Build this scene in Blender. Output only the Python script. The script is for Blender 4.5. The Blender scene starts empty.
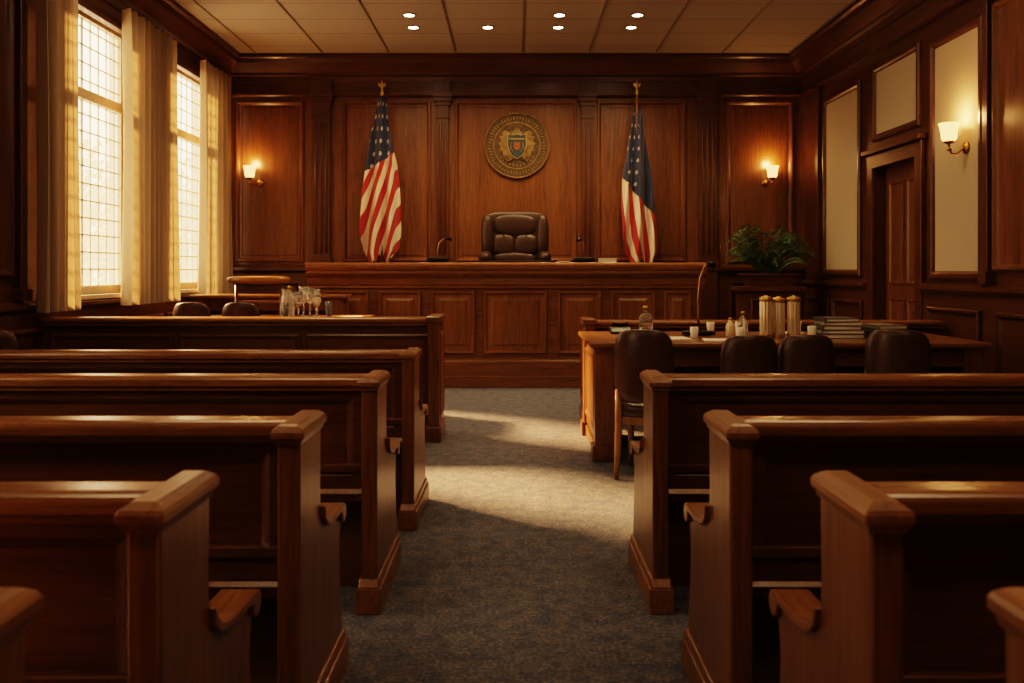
import bpy, bmesh, math, random
from mathutils import Vector, Matrix
random.seed(7)
C = bpy.context.scene.collection
PI = math.pi

# ------------------------------------------------------------------ materials
def nt(name):
    m = bpy.data.materials.new(name); m.use_nodes = True
    t = m.node_tree
    return m, t, t.nodes, t.links, t.nodes['Principled BSDF']

def ramp(n, stops):
    r = n.new('ShaderNodeValToRGB')
    e = r.color_ramp.elements
    while len(e) < len(stops): e.new(0.5)
    for i, (p, c) in enumerate(stops):
        e[i].position = p; e[i].color = (*c, 1)
    return r

def wood(name, dark, light, axis='Z', rough=0.34, coat=0.25):
    m, t, n, l, b = nt(name)
    dark = (dark[0], dark[1] * 1.04, dark[2] * 0.95); light = (light[0], light[1] * 1.04, light[2] * 0.95)
    tc = n.new('ShaderNodeTexCoord'); oi = n.new('ShaderNodeObjectInfo')
    mul = n.new('ShaderNodeMath'); mul.operation = 'MULTIPLY'; mul.inputs[1].default_value = 13.0
    l.new(oi.outputs['Random'], mul.inputs[0])
    add = n.new('ShaderNodeVectorMath'); add.operation = 'ADD'
    l.new(tc.outputs['Object'], add.inputs[0]); l.new(mul.outputs[0], add.inputs[1])
    mp = n.new('ShaderNodeMapping')
    s = {'X': (1.4, 22, 22), 'Y': (22, 1.4, 22), 'Z': (22, 22, 1.4)}[axis]
    mp.inputs['Scale'].default_value = s
    l.new(add.outputs[0], mp.inputs[0])
    nz = n.new('ShaderNodeTexNoise'); nz.inputs['Scale'].default_value = 1.8
    nz.inputs['Detail'].default_value = 8; nz.inputs['Roughness'].default_value = 0.7
    nz.inputs['Distortion'].default_value = 0.8
    l.new(mp.outputs[0], nz.inputs['Vector'])
    bn = n.new('ShaderNodeTexNoise'); bn.inputs['Scale'].default_value = 0.2; bn.inputs['Detail'].default_value = 3
    l.new(mp.outputs[0], bn.inputs['Vector'])
    av = n.new('ShaderNodeMath'); av.operation = 'MULTIPLY_ADD'; av.inputs[1].default_value = 0.30
    l.new(bn.outputs['Fac'], av.inputs[0])
    sc_ = n.new('ShaderNodeMath'); sc_.operation = 'MULTIPLY'; sc_.inputs[1].default_value = 0.70
    l.new(nz.outputs['Fac'], sc_.inputs[0]); l.new(sc_.outputs[0], av.inputs[2])
    r = ramp(n, [(0.34, dark), (0.5, tuple((a + c) / 2 for a, c in zip(dark, light))), (0.68, light)])
    l.new(av.outputs[0], r.inputs[0])
    l.new(r.outputs[0], b.inputs['Base Color'])
    n2 = n.new('ShaderNodeTexNoise'); n2.inputs['Scale'].default_value = 6; n2.inputs['Detail'].default_value = 4
    l.new(mp.outputs[0], n2.inputs['Vector'])
    mr = n.new('ShaderNodeMapRange'); mr.inputs['To Min'].default_value = rough - 0.08; mr.inputs['To Max'].default_value = rough + 0.12
    l.new(n2.outputs['Fac'], mr.inputs['Value']); l.new(mr.outputs[0], b.inputs['Roughness'])
    bp = n.new('ShaderNodeBump'); bp.inputs['Strength'].default_value = 0.12; bp.inputs['Distance'].default_value = 0.003
    l.new(n2.outputs['Fac'], bp.inputs['Height']); l.new(bp.outputs[0], b.inputs['Normal'])
    b.inputs['Coat Weight'].default_value = coat; b.inputs['Coat Roughness'].default_value = 0.22
    return m

def plain(name, col, rough=0.5, metal=0.0, nscale=30, var=0.12, bump=0.0, **kw):
    m, t, n, l, b = nt(name)
    tc = n.new('ShaderNodeTexCoord')
    nz = n.new('ShaderNodeTexNoise'); nz.inputs['Scale'].default_value = nscale; nz.inputs['Detail'].default_value = 4
    l.new(tc.outputs['Object'], nz.inputs['Vector'])
    r = ramp(n, [(0.3, tuple(c * (1 - var) for c in col)), (0.7, tuple(min(1, c * (1 + var)) for c in col))])
    l.new(nz.outputs['Fac'], r.inputs[0]); l.new(r.outputs[0], b.inputs['Base Color'])
    b.inputs['Roughness'].default_value = rough; b.inputs['Metallic'].default_value = metal
    if bump:
        bp = n.new('ShaderNodeBump'); bp.inputs['Strength'].default_value = bump; bp.inputs['Distance'].default_value = 0.01
        l.new(nz.outputs['Fac'], bp.inputs['Height']); l.new(bp.outputs[0], b.inputs['Normal'])
    for k, v in kw.items(): b.inputs[k].default_value = v
    return m

W_PANEL = wood('mahogany_panel', (0.08, 0.027, 0.009), (0.25, 0.102, 0.034), 'Z')
W_TRIM = wood('mahogany_trim', (0.045, 0.0145, 0.0055), (0.145, 0.054, 0.019), 'X')
W_TRIMZ = wood('mahogany_stile', (0.045, 0.0145, 0.0055), (0.145, 0.054, 0.019), 'Z')
W_TRIMY = wood('mahogany_side', (0.042, 0.0135, 0.005), (0.135, 0.050, 0.017), 'Y')
W_PEW = wood('pew_mahogany_long', (0.060, 0.0195, 0.007), (0.18, 0.068, 0.023), 'X', 0.32, 0.35)
W_PEWZ = wood('pew_mahogany_upright', (0.085, 0.029, 0.010), (0.27, 0.112, 0.036), 'Z', 0.34, 0.3)
W_RAIL = wood('pew_rail_polished', (0.13, 0.047, 0.016), (0.35, 0.15, 0.048), 'X', 0.27, 0.5)
W_CAP = wood('pew_cap_polished', (0.12, 0.043, 0.0145), (0.33, 0.14, 0.045), 'Y', 0.34, 0.3)
W_BENCH = wood('bench_mahogany', (0.10, 0.036, 0.012), (0.31, 0.130, 0.042), 'X', 0.33, 0.3)
W_BENCHZ = wood('bench_panel', (0.13, 0.047, 0.0155), (0.37, 0.160, 0.052), 'Z', 0.33, 0.3)
W_LIGHT = wood('chair_frame_wood', (0.18, 0.085, 0.04), (0.36, 0.20, 0.10), 'Z', 0.4, 0.2)
CREAM = plain('fabric_wall_panel', (0.48, 0.40, 0.285), 0.85, nscale=60, var=0.06, bump=0.15)
PAINT = plain('window_paint', (0.66, 0.55, 0.40), 0.5)
LEATHER = plain('dark_leather', (0.050, 0.028, 0.019), 0.36, nscale=60, var=0.3, bump=0.2)
LEATHER2 = plain('brown_leather', (0.060, 0.028, 0.016), 0.30, nscale=60, var=0.3, bump=0.2)
BLACK = plain('black_metal', (0.02, 0.018, 0.016), 0.35, 0.6)
BRASS = plain('aged_brass', (0.50, 0.31, 0.10), 0.32, 1.0)
BRONZE = plain('bronze_gold', (0.30, 0.205, 0.092), 0.45, 0.7, nscale=14, var=0.3)
BRONZE_D = plain('bronze_dark', (0.10, 0.068, 0.036), 0.55, 0.4, nscale=20, var=0.35, bump=0.3)
PAPER = plain('paper', (0.82, 0.77, 0.66), 0.8, var=0.04)
CERAMIC = plain('cream_ceramic', (0.76, 0.62, 0.42), 0.25, 0.35, var=0.08)
GOLD = plain('gold', (0.55, 0.36, 0.12), 0.38, 0.8)
LEAF = plain('fern_leaf', (0.07, 0.115, 0.042), 0.5, nscale=12, var=0.5)
SOIL = plain('soil', (0.03, 0.02, 0.012), 0.9, bump=0.5)
SHB = plain('shield_blue', (0.035, 0.065, 0.085), 0.4)
SHR = plain('shield_red', (0.36, 0.10, 0.035), 0.4)

def glassmat():
    m, t, n, l, b = nt('window_glass')
    tr = n.new('ShaderNodeBsdfTransparent'); tr.inputs[0].default_value = (0.96, 0.95, 0.92, 1)
    gl = n.new('ShaderNodeBsdfTranslucent'); gl.inputs[0].default_value = (0.72, 0.76, 0.80, 1)
    mx = n.new('ShaderNodeMixShader'); mx.inputs[0].default_value = 0.11
    l.new(tr.outputs[0], mx.inputs[1]); l.new(gl.outputs[0], mx.inputs[2])
    l.new(mx.outputs[0], n['Material Output'].inputs[0])
    return m
GLASS = glassmat()
CLEAR = plain('clear_glass', (0.98, 0.97, 0.94), 0.03, var=0.01, **{'Transmission Weight': 0.9, 'IOR': 1.5})

def curtainmat():
    m, t, n, l, b = nt('curtain_fabric')
    b.inputs['Roughness'].default_value = 0.9
    tc = n.new('ShaderNodeTexCoord'); w = n.new('ShaderNodeTexNoise'); w.inputs['Scale'].default_value = 120
    l.new(tc.outputs['Object'], w.inputs['Vector'])
    r = ramp(n, [(0.2, (0.36, 0.28, 0.19)), (0.8, (0.45, 0.35, 0.245))])
    l.new(w.outputs['Fac'], r.inputs[0]); l.new(r.outputs[0], b.inputs['Base Color'])
    tr = n.new('ShaderNodeBsdfTranslucent'); tr.inputs[0].default_value = (0.46, 0.33, 0.20, 1)
    mx = n.new('ShaderNodeMixShader'); mx.inputs[0].default_value = 0.20
    l.new(b.outputs[0], mx.inputs[1]); l.new(tr.outputs[0], mx.inputs[2])
    l.new(mx.outputs[0], n['Material Output'].inputs[0])
    return m
CURT = curtainmat()

def carpetmat():
    m, t, n, l, b = nt('carpet')
    tc = n.new('ShaderNodeTexCoord')
    a = n.new('ShaderNodeTexNoise'); a.inputs['Scale'].default_value = 60; a.inputs['Detail'].default_value = 6; a.inputs['Roughness'].default_value = 0.8
    c = n.new('ShaderNodeTexNoise'); c.inputs['Scale'].default_value = 12; c.inputs['Detail'].default_value = 7; c.inputs['Roughness'].default_value = 0.65
    for x in (a, c): l.new(tc.outputs['Object'], x.inputs['Vector'])
    r = ramp(n, [(0.36, (0.07, 0.083, 0.112)), (0.5, (0.15, 0.16, 0.195)), (0.64, (0.31, 0.30, 0.31))])
    l.new(a.outputs['Fac'], r.inputs[0])
    r2 = ramp(n, [(0.38, (0.60, 0.67, 0.80)), (0.62, (1.14, 1.07, 0.98))])
    l.new(c.outputs['Fac'], r2.inputs[0])
    mx = n.new('ShaderNodeMix'); mx.data_type = 'RGBA'; mx.blend_type = 'MULTIPLY'; mx.inputs[0].default_value = 1
    l.new(r.outputs[0], mx.inputs[6]); l.new(r2.outputs[0], mx.inputs[7])
    l.new(mx.outputs[2], b.inputs['Base Color']); b.inputs['Roughness'].default_value = 0.95
    bp = n.new('ShaderNodeBump'); bp.inputs['Strength'].default_value = 0.7; bp.inputs['Distance'].default_value = 0.012
    l.new(a.outputs['Fac'], bp.inputs['Height']); l.new(bp.outputs[0], b.inputs['Normal'])
    return m
CARPET = carpetmat()

def ceilmat():
    m, t, n, l, b = nt('ceiling_tile')
    tc = n.new('ShaderNodeTexCoord')
    br = n.new('ShaderNodeTexBrick'); br.offset = 0.0; br.inputs['Scale'].default_value = 1
    br.inputs['Brick Width'].default_value = 0.93; br.inputs['Row Height'].default_value = 0.62; br.inputs['Mortar Size'].default_value = 0.010
    br.inputs['Color1'].default_value = (0.48, 0.43, 0.365, 1); br.inputs['Color2'].default_value = (0.44, 0.395, 0.335, 1)
    br.inputs['Mortar'].default_value = (0.28, 0.245, 0.20, 1)
    mp = n.new('ShaderNodeMapping'); mp.inputs['Location'].default_value = (-0.1, 0.2, 0)
    l.new(tc.outputs['Object'], mp.inputs[0]); l.new(mp.outputs[0], br.inputs['Vector'])
    l.new(br.outputs['Color'], b.inputs['Base Color']); b.inputs['Roughness'].default_value = 0.85
    return m
CEIL = ceilmat()

def emis(name, col, s):
    m, t, n, l, b = nt(name)
    tc = n.new('ShaderNodeTexCoord'); g = n.new('ShaderNodeTexNoise'); g.inputs['Scale'].default_value = 3
    l.new(tc.outputs['Object'], g.inputs['Vector'])
    r = ramp(n, [(0.2, tuple(c * 0.9 for c in col)), (0.8, col)])
    l.new(g.outputs['Fac'], r.inputs[0])
    l.new(r.outputs[0], b.inputs['Emission Color']); b.inputs['Emission Strength'].default_value = s
    b.inputs['Base Color'].default_value = (0.6, 0.4, 0.2, 1)
    return m
SHADE = emis('lit_glass_shade', (1.0, 0.48, 0.14), 2.4)
LENS = emis('downlight_lens', (1.0, 0.86, 0.6), 18)
FILL_PANEL = emis('fill_panel_glow', (1.0, 0.78, 0.5), 0.5)  # glow of the added fill panels

def flagmat(name, canton_v, slant, nst, bend, side):
    m, t, n, l, b = nt(name)
    uv = n.new('ShaderNodeUVMap'); sp = n.new('ShaderNodeSeparateXYZ'); l.new(uv.outputs[0], sp.inputs[0])
    def M(op, a, c=None, d=None):
        x = n.new('ShaderNodeMath'); x.operation = op
        for i, v in enumerate((a, c, d)):
            if v is None: continue
            if isinstance(v, (int, float)): x.inputs[i].default_value = v
            else: l.new(v, x.inputs[i])
        return x.outputs[0]
    u, v = sp.outputs[0], sp.outputs[1]
    v2 = M('MULTIPLY', v, v)
    q = M('ADD', M('ADD', u, M('MULTIPLY', v, slant)), M('MULTIPLY', v2, bend))
    st = M('GREATER_THAN', M('FRACT', M('MULTIPLY', q, nst)), 0.5)
    can = M('LESS_THAN', M('ADD', v, M('MULTIPLY', u, -0.26 if side else 0.12)), canton_v)
    fx = M('SUBTRACT', M('FRACT', M('MULTIPLY', M('ADD', u, M('MULTIPLY', v, 0.5)), 3.6)), 0.5)
    fy = M('SUBTRACT', M('FRACT', M('MULTIPLY', v, 13)), 0.5)
    d = M('ADD', M('MULTIPLY', fx, fx), M('MULTIPLY', fy, fy))
    star = M('LESS_THAN', d, 0.024 if side else 0.032)
    if side: star = M('MULTIPLY', star, M('LESS_THAN', u, 0.62))
    def MX(f, a, c):
        x = n.new('ShaderNodeMix'); x.data_type = 'RGBA'; l.new(f, x.inputs[0])
        for i, w in ((6, a), (7, c)):
            if isinstance(w, tuple): x.inputs[i].default_value = (*w, 1)
            else: l.new(w, x.inputs[i])
        return x.outputs[2]
    stripes = MX(st, (0.36, 0.018, 0.014), (0.72, 0.60, 0.46))
    navy = (0.018, 0.028, 0.075)
    field = MX(star, navy, (0.46, 0.42, 0.37))
    res = MX(can, stripes, field)
    l.new(res, b.inputs['Base Color'])
    b.inputs['Roughness'].default_value = 0.6; b.inputs['Sheen Weight'].default_value = 0.2
    return m

# ------------------------------------------------------------------ mesh builder
class MB:
    def __init__(s): s.bm = bmesh.new(); s.mi = 0; s.uv = None
    def face(s, vs, sm=False):
        try: f = s.bm.faces.new(vs)
        except ValueError: return None
        f.material_index = s.mi; f.smooth = sm; return f
    def box(s, x0, x1, y0, y1, z0, z1):
        v = [s.bm.verts.new((x, y, z)) for z in (z0, z1) for x, y in ((x0, y0), (x1, y0), (x1, y1), (x0, y1))]
        for q in ((3, 2, 1, 0), (4, 5, 6, 7), (0, 1, 5, 4), (1, 2, 6, 5), (2, 3, 7, 6), (3, 0, 4, 7)): s.face([v[i] for i in q])
        return s
    def loft(s, rings, closed=True, caps=True, sm=True):
        R = [[s.bm.verts.new(p) for p in r] for r in rings]
        n = len(R[0])
        for a, b in zip(R, R[1:]):
            for i in range(n if closed else n - 1):
                j = (i + 1) % n; s.face([a[i], a[j], b[j], b[i]], sm)
        if caps and closed: s.face(R[0][::-1]); s.face(R[-1])
        return s
    def prism(s, prof, axis, a0, a1, sm=False):
        def P(u, v, w):
            return {'X': (w, u, v), 'Y': (u, w, v), 'Z': (u, v, w)}[axis]
        return s.loft([[P(u, v, w) for u, v in prof] for w in (a0, a1)], sm=sm)
    def lathe(s, prof, c=(0, 0, 0), seg=24, axis='Z', sm=True, caps=True, rib=0, rn=12):
        rings = []
        for r, h in prof:
            ring = []
            for i in range(seg):
                a = 2 * PI * i / seg; q = max(r, 1e-4) * (1 + rib * math.cos(rn * a)); x, y = q * math.cos(a), q * math.sin(a)
                p = {'Z': (x, y, h), 'Y': (x, h, y), 'X': (h, x, y)}[axis]
                ring.append((p[0] + c[0], p[1] + c[1], p[2] + c[2]))
            rings.append(ring)
        return s.loft(rings, sm=sm, caps=caps)
    def tube(s, path, r, seg=10):
        rings = []; P = [Vector(p) for p in path]
        for i, p in enumerate(P):
            t = (P[min(i + 1, len(P) - 1)] - P[max(i - 1, 0)]).normalized()
            u = t.orthogonal() if abs(t.x) > 0.9 else t.cross(Vector((1, 0, 0)))
            u.normalize(); w = t.cross(u); rr = r[i] if isinstance(r, (list, tuple)) else r
            rings.append([p + rr * (math.cos(2 * PI * k / seg) * u + math.sin(2 * PI * k / seg) * w) for k in range(seg)])
        return s.loft(rings)
    def pillow(s, c, d, e1=0.45, e2=0.45, nu=28, nv=16, bend=0.0):
        def pw(x, e): return math.copysign(abs(x) ** e, x)
        rings = []
        for j in range(nv + 1):
            ph = -PI / 2 + PI * j / nv; ph = max(min(ph, PI / 2 - 0.01), -PI / 2 + 0.01)
            ring = []
            for i in range(nu):
                th = 2 * PI * i / nu
                x = d[0] * pw(math.cos(ph), e1) * pw(math.cos(th), e2)
                y = d[1] * pw(math.cos(ph), e1) * pw(math.sin(th), e2)
                z = d[2] * pw(math.sin(ph), e1)
                ring.append((c[0] + x, c[1] + y + bend * x * x, c[2] + z))
            rings.append(ring)
        return s.loft(rings)
    def nested(s, o, U, V, N, u0, u1, v0, v1, loops, fill=True, fillmi=None):
        o, U, V, N = map(Vector, (o, U, V, N)); prev = None
        for ins, h in loops:
            vs = [s.bm.verts.new(o + U * u + V * v + N * h) for u, v in
                  ((u0 + ins, v0 + ins), (u1 - ins, v0 + ins), (u1 - ins, v1 - ins), (u0 + ins, v1 - ins))]
            if prev:
                for i in range(4): s.face([prev[i], prev[(i + 1) % 4], vs[(i + 1) % 4], vs[i]])
            prev = vs
        if fill:
            m = s.mi
            if fillmi is not None: s.mi = fillmi
            s.face(prev); s.mi = m
        return s
    def obj(s, name, mats, parent=None, loc=(0, 0, 0), bevel=0, recalc=True, rot=(0, 0, 0), **props):
        if recalc: bmesh.ops.recalc_face_normals(s.bm, faces=s.bm.faces[:])
        me = bpy.data.meshes.new(name); s.bm.to_mesh(me); s.bm.free()
        for m in (mats if isinstance(mats, (list, tuple)) else [mats]): me.materials.append(m)
        o = bpy.data.objects.new(name, me); C.objects.link(o); o.location = loc; o.rotation_euler = rot
        if parent: o.parent = parent
        if bevel:
            b = o.modifiers.new('bevel', 'BEVEL'); b.width = bevel; b.segments = 2; b.limit_method = 'ANGLE'; b.angle_limit = math.radians(40)
        for k, v in props.items(): o[k] = v
        return o

def root(name, loc, label, category, group=None, rot=0):
    e = bpy.data.objects.new(name, None); C.objects.link(e); e.location = loc; e.rotation_euler = (0, 0, rot)
    e.empty_display_size = 0.1
    e['label'] = label; e['category'] = category
    if group: e['group'] = group
    return e

def clone(o, loc=None, parent=None, rot=None, label=None):
    c = o.copy(); C.objects.link(c)
    if parent:
        c.parent = parent
    if loc is not None: c.location = loc
    if rot is not None: c.rotation_euler = (0, 0, rot)
    if label: c['label'] = label
    for ch in list(o.children): clone(ch, parent=c)
    return c

STR = dict(kind='structure')
X, Y, Z = (1, 0, 0), (0, 1, 0), (0, 0, 1)
NX, NY = (-1, 0, 0), (0, -1, 0)
WX, WD, CH, CAMZ, F = 4.14, 12.2, 4.5, 1.45, 853.3
YR = -1.6
def bx(p): return (p - 515) / 70
def bz(p): return CAMZ + (271 - p) / 70

FRAME = [(0, 0), (0, 0.03), (0.012, 0.042), (0.03, 0.042), (0.045, 0.022), (0.06, 0.008)]

# ------------------------------------------------------------------ shell
MB().box(-WX - .3, WX + .3, YR, WD + .15, -0.1, 0).obj('floor', CARPET, **STR)
MB().box(-WX - .3, WX + .3, YR, WD + .15, CH, CH + 0.1).obj('ceiling', CEIL, **STR)
MB().box(-WX, WX, WD, WD + .15, 0, CH).obj('wall_back', W_PANEL, **STR)
MB().box(-WX - .3, WX + .3, YR - .15, YR, 0, CH).obj('wall_front', W_PANEL, **STR)
tn = [0]
def trim(mb, mats, **k):
    tn[0] += 1
    return mb.obj('trim_%d' % tn[0], mats, **STR, **k)
BAR = plain('ceiling_bar', (0.28, 0.24, 0.19), 0.6)
x = -3.62
m = MB()
for i in range(9):
    m.box(x - 0.010, x + 0.010, YR, WD - .2, CH - 0.012, CH)
    x += 0.93
trim(m, BAR)
# left wall with window openings
W3_FILL, W1, W2 = (1.3, 3.0), (7.55, 9.22), (9.82, 11.6)  # first opening is an added window, out of view, for fill light
ZB, ZT = 1.22, 4.0
m = MB(); XL0, XL1 = -WX - .25, -WX
ys = [YR, W3_FILL[0], W3_FILL[1], W1[0], W1[1], W2[0], W2[1], WD + .15]
for i in range(0, 8, 2): m.box(XL0, XL1, ys[i], ys[i + 1], 0, CH)
for w in (W1, W2, W3_FILL): m.box(XL0, XL1, w[0], w[1], 0, ZB); m.box(XL0, XL1, w[0], w[1], ZT, CH)
m.obj('wall_left', W_TRIMY, **STR)
# right wall with door opening
DY = (8.75, 9.78); DZ = 2.62
m = MB()
m.box(WX, WX + .2, YR, DY[0], 0, CH); m.box(WX, WX + .2, DY[1], WD + .15, 0, CH); m.box(WX, WX + .2, DY[0], DY[1], DZ, CH)
m.obj('wall_right', W_TRIMY, **STR)

# cornices
def crown(out):
    return [(0, CH), (out * 1.0, CH), (out * 1.0, CH - .05), (out * .9, CH - .07), (out * .82, CH - .12), (out * .55, CH - .2), (out * .42, CH - .24), (out * .42, CH - .27), (out * .28, CH - .29), (out * .26, CH - .36), (0, CH - .36)]
pr = [(WD - a, z) for a, z in crown(0.26)]
trim(MB().prism(pr, 'X', -WX, WX), W_TRIM)
pr = [(WX - a, z) for a, z in crown(0.3)]
trim(MB().prism(pr, 'Y', YR, WD), W_TRIMY)
pr = [(-WX + a, z) for a, z in crown(0.3)]
trim(MB().prism(pr, 'Y', YR, WD), W_TRIMY)
m = MB(); m.box(-WX, WX, WD - .05, WD, 3.98, 4.16)
m.prism([(WD, 3.98), (WD - .09, 3.98), (WD - .09, 3.95), (WD - .06, 3.93), (WD, 3.93)], 'X', -WX, WX)
trim(m, W_TRIM)
for sx in (-1, 1):
    m = MB(); a, b = sorted((sx * WX, sx * (WX - .05)))
    m.box(a, b, YR, WD, 3.98, 4.16); a, b = sorted((sx * WX, sx * (WX - .09))); m.box(a, b, YR, WD, 3.93, 3.98)
    trim(m, W_TRIMY, bevel=.008)

# back wall panels
oB = (0, WD, 0)
for a, b in ((236, 304), (343, 431), (455, 577), (597, 686), (726, 793)):
    m = MB(); m.nested(oB, X, Z, NY, bx(a), bx(b), bz(262), bz(101), FRAME + [(0.085, 0.008), (0.10, 0.014)])
    trim(m, W_PANEL)
def pilaster(x0, x1, mats, flutes=3, out=.07):
    m = MB(); y0 = WD - out
    m.box(x0, x1, y0, WD, 1.55, 3.86)
    m.box(x0 - .03, x1 + .03, y0 - .03, WD, 0, 0.25); m.box(x0 - .01, x1 + .01, y0 - .01, WD, 0.25, 1.5)
    m.box(x0 - .03, x1 + .03, y0 - .03, WD, 1.5, 1.62)
    for i, (e, z0, z1) in enumerate(((.015, 3.62, 3.66), (.02, 3.80, 3.86), (.04, 3.86, 3.92), (.06, 3.92, 3.99), (.03, 3.99, 4.16))):
        m.box(x0 - e, x1 + e, y0 - e, WD, z0, z1)
    w = (x1 - x0) / (flutes * 2 + 1)
    for i in range(flutes):
        c = x0 + w * (2 * i + 1.5)
        m.lathe([(w * .5, 1.7), (w * .5, 3.55)], c=(c, y0, 0), seg=10)
    return trim(m, mats, bevel=.006)
pilaster(bx(313), bx(331), W_TRIMZ); pilaster(bx(698), bx(716), W_TRIMZ)
pilaster(bx(437), bx(449), W_TRIMZ, 2, .05); pilaster(bx(581), bx(593), W_TRIMZ, 2, .05)
# back wainscot
m = MB(); m.box(-WX, WX, WD - .04, WD, 0, 1.42)
m.prism([(WD, 1.42), (WD - .06, 1.42), (WD - .1, 1.46), (WD - .1, 1.5), (WD - .05, 1.54), (WD, 1.54)], 'X', -WX, WX)
for a, b in ((-4.0, -3.05), (3.05, 4.0)):
    m.nested((0, WD - .04, 0), X, Z, NY, a, b, .3, 1.3, FRAME)
trim(m, W_TRIM)
MB().box(-WX, WX, WD - .08, WD, 0, .2).obj('baseboard_back', W_TRIM, bevel=.01, **STR)

def seg_wains(sx, y0, y1, zt, pan):
    m = MB(); a, b = sorted((sx * WX, sx * (WX - .035)))
    m.box(a, b, y0, y1, 0, zt - .06)
    o = [(0, zt - .07), (.05, zt - .07), (.09, zt - .03), (.09, zt), (.03, zt + .03), (0, zt + .03)]
    m.prism([(sx * (WX - p), z) for p, z in o], 'Y', y0, y1)
    for c, d in pan:
        m.nested((sx * (WX - .035), 0, 0), Y, Z, (-sx, 0, 0), c, d, .32, zt - .2, FRAME)
    trim(m, W_TRIMY)
    nm = 'baseboard_left' if sx < 0 else 'baseboard_right'
    a, b = sorted((sx * (WX), sx * (WX - .07)))
    MB().box(a, b, y0, y1, 0, .2).obj(nm, W_TRIMY, bevel=.01, **STR)
seg_wains(1, YR, DY[0] - .16, 1.3, [(-1 + i * 1.2, .05 + i * 1.2) for i in range(7)] + [(7.5, 8.45)])
seg_wains(1, DY[1] + .16, WD - .1, 1.3, [(10.05, 11.0), (11.1, 12.0)])
seg_wains(-1, YR, WD - .1, 1.16, [(-1 + i * 1.2, .05 + i * 1.2) for i in range(6)] + [(6.4, 7.5), (7.65, 9.1), (9.2, 9.9), (10.0, 11.4)])
oR = (WX, 0, 0)
FR2 = [(-.05, 0), (-.05, 0.03), (-.03, 0.045), (0, 0.045), (0.02, 0.03), (0.03, 0.01)]
for (y0, y1, z0, z1) in ((10.22, 11.35, 1.44, 3.68), (8.72, 9.78, 2.98, 3.74), (7.55, 8.42, 1.42, 3.66)):
    trim(MB().nested(oR, Y, Z, NX, y0, y1, z0, z1, FR2, fillmi=1), [W_TRIMY, CREAM])
for y0 in (6.25, 4.9, 3.5, 2.1, .7):
    trim(MB().nested(oR, Y, Z, NX, y0 + .1, y0 + 1.1, 1.45, 3.75, FRAME), W_PANEL)
for y0 in (6.25, 4.9, 3.5, -.2):
    trim(MB().nested((-WX, 0, 0), Y, Z, X, y0, y0 + .75, 1.4, 3.75, FRAME), W_TRIMZ)
def side_pil(sx, y0, y1, zt=3.9, zb=1.34):
    m = MB(); a, b = sorted((sx * WX, sx * (WX - .06))); m.box(a, b, y0, y1, zb, zt)
    a, b = sorted((sx * WX, sx * (WX - .09))); m.box(a, b, y0 - .03, y1 + .03, zt, 4.0); m.box(a, b, y0 - .02, y1 + .02, zb, zb + .1)
    trim(m, W_TRIMZ, bevel=.006)
side_pil(1, 7.38, 7.46); side_pil(1, 11.5, 11.62); side_pil(-1, 7.05, 7.15, zb=1.2); side_pil(-1, 9.47, 9.6, zb=1.2)
# door casing and door
m = MB()
for (a, b) in ((DY[0] - .15, DY[0]), (DY[1], DY[1] + .15)):
    m.box(WX - .05, WX, a, b, 0, DZ + .02); m.box(WX - .07, WX, a - .01, b + .01, 0, .22)
m.box(WX - .05, WX, DY[0] - .15, DY[1] + .15, DZ, DZ + .16)
m.box(WX - .10, WX, DY[0] - .2, DY[1] + .2, DZ + .16, DZ + .22)
trim(m, W_TRIMY, bevel=.008)
dr = MB(); dx = WX + .11
dr.box(dx, dx + .05, DY[0], DY[1], 0.01, DZ)
for (a, b, c, d) in ((.12, .48, 1.3, 2.45), (.56, .92, 1.3, 2.45), (.12, .48, .2, 1.15), (.56, .92, .2, 1.15)):
    dr.nested((dx, DY[0], 0), Y, Z, NX, a, b, c, d, [(0, 0), (0, .012), (.02, .018), (.04, .004), (.08, .004), (.11, .012)])
door = dr.obj('door_1', W_PANEL, **STR)
h = MB(); h.lathe([(.03, 0), (.03, -.012), (.012, -.014), (.012, -.05), (.03, -.055), (.034, -.075), (.02, -.09), (.002, -.092)], c=(0, 0, 0), axis='X', seg=16)
h.box(-.006, 0, -.03, .03, -.12, .06)
h.obj('door_knob', BRASS, parent=door, loc=(dx, DY[0] + .14, 1.05), label='brass knob')

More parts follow.
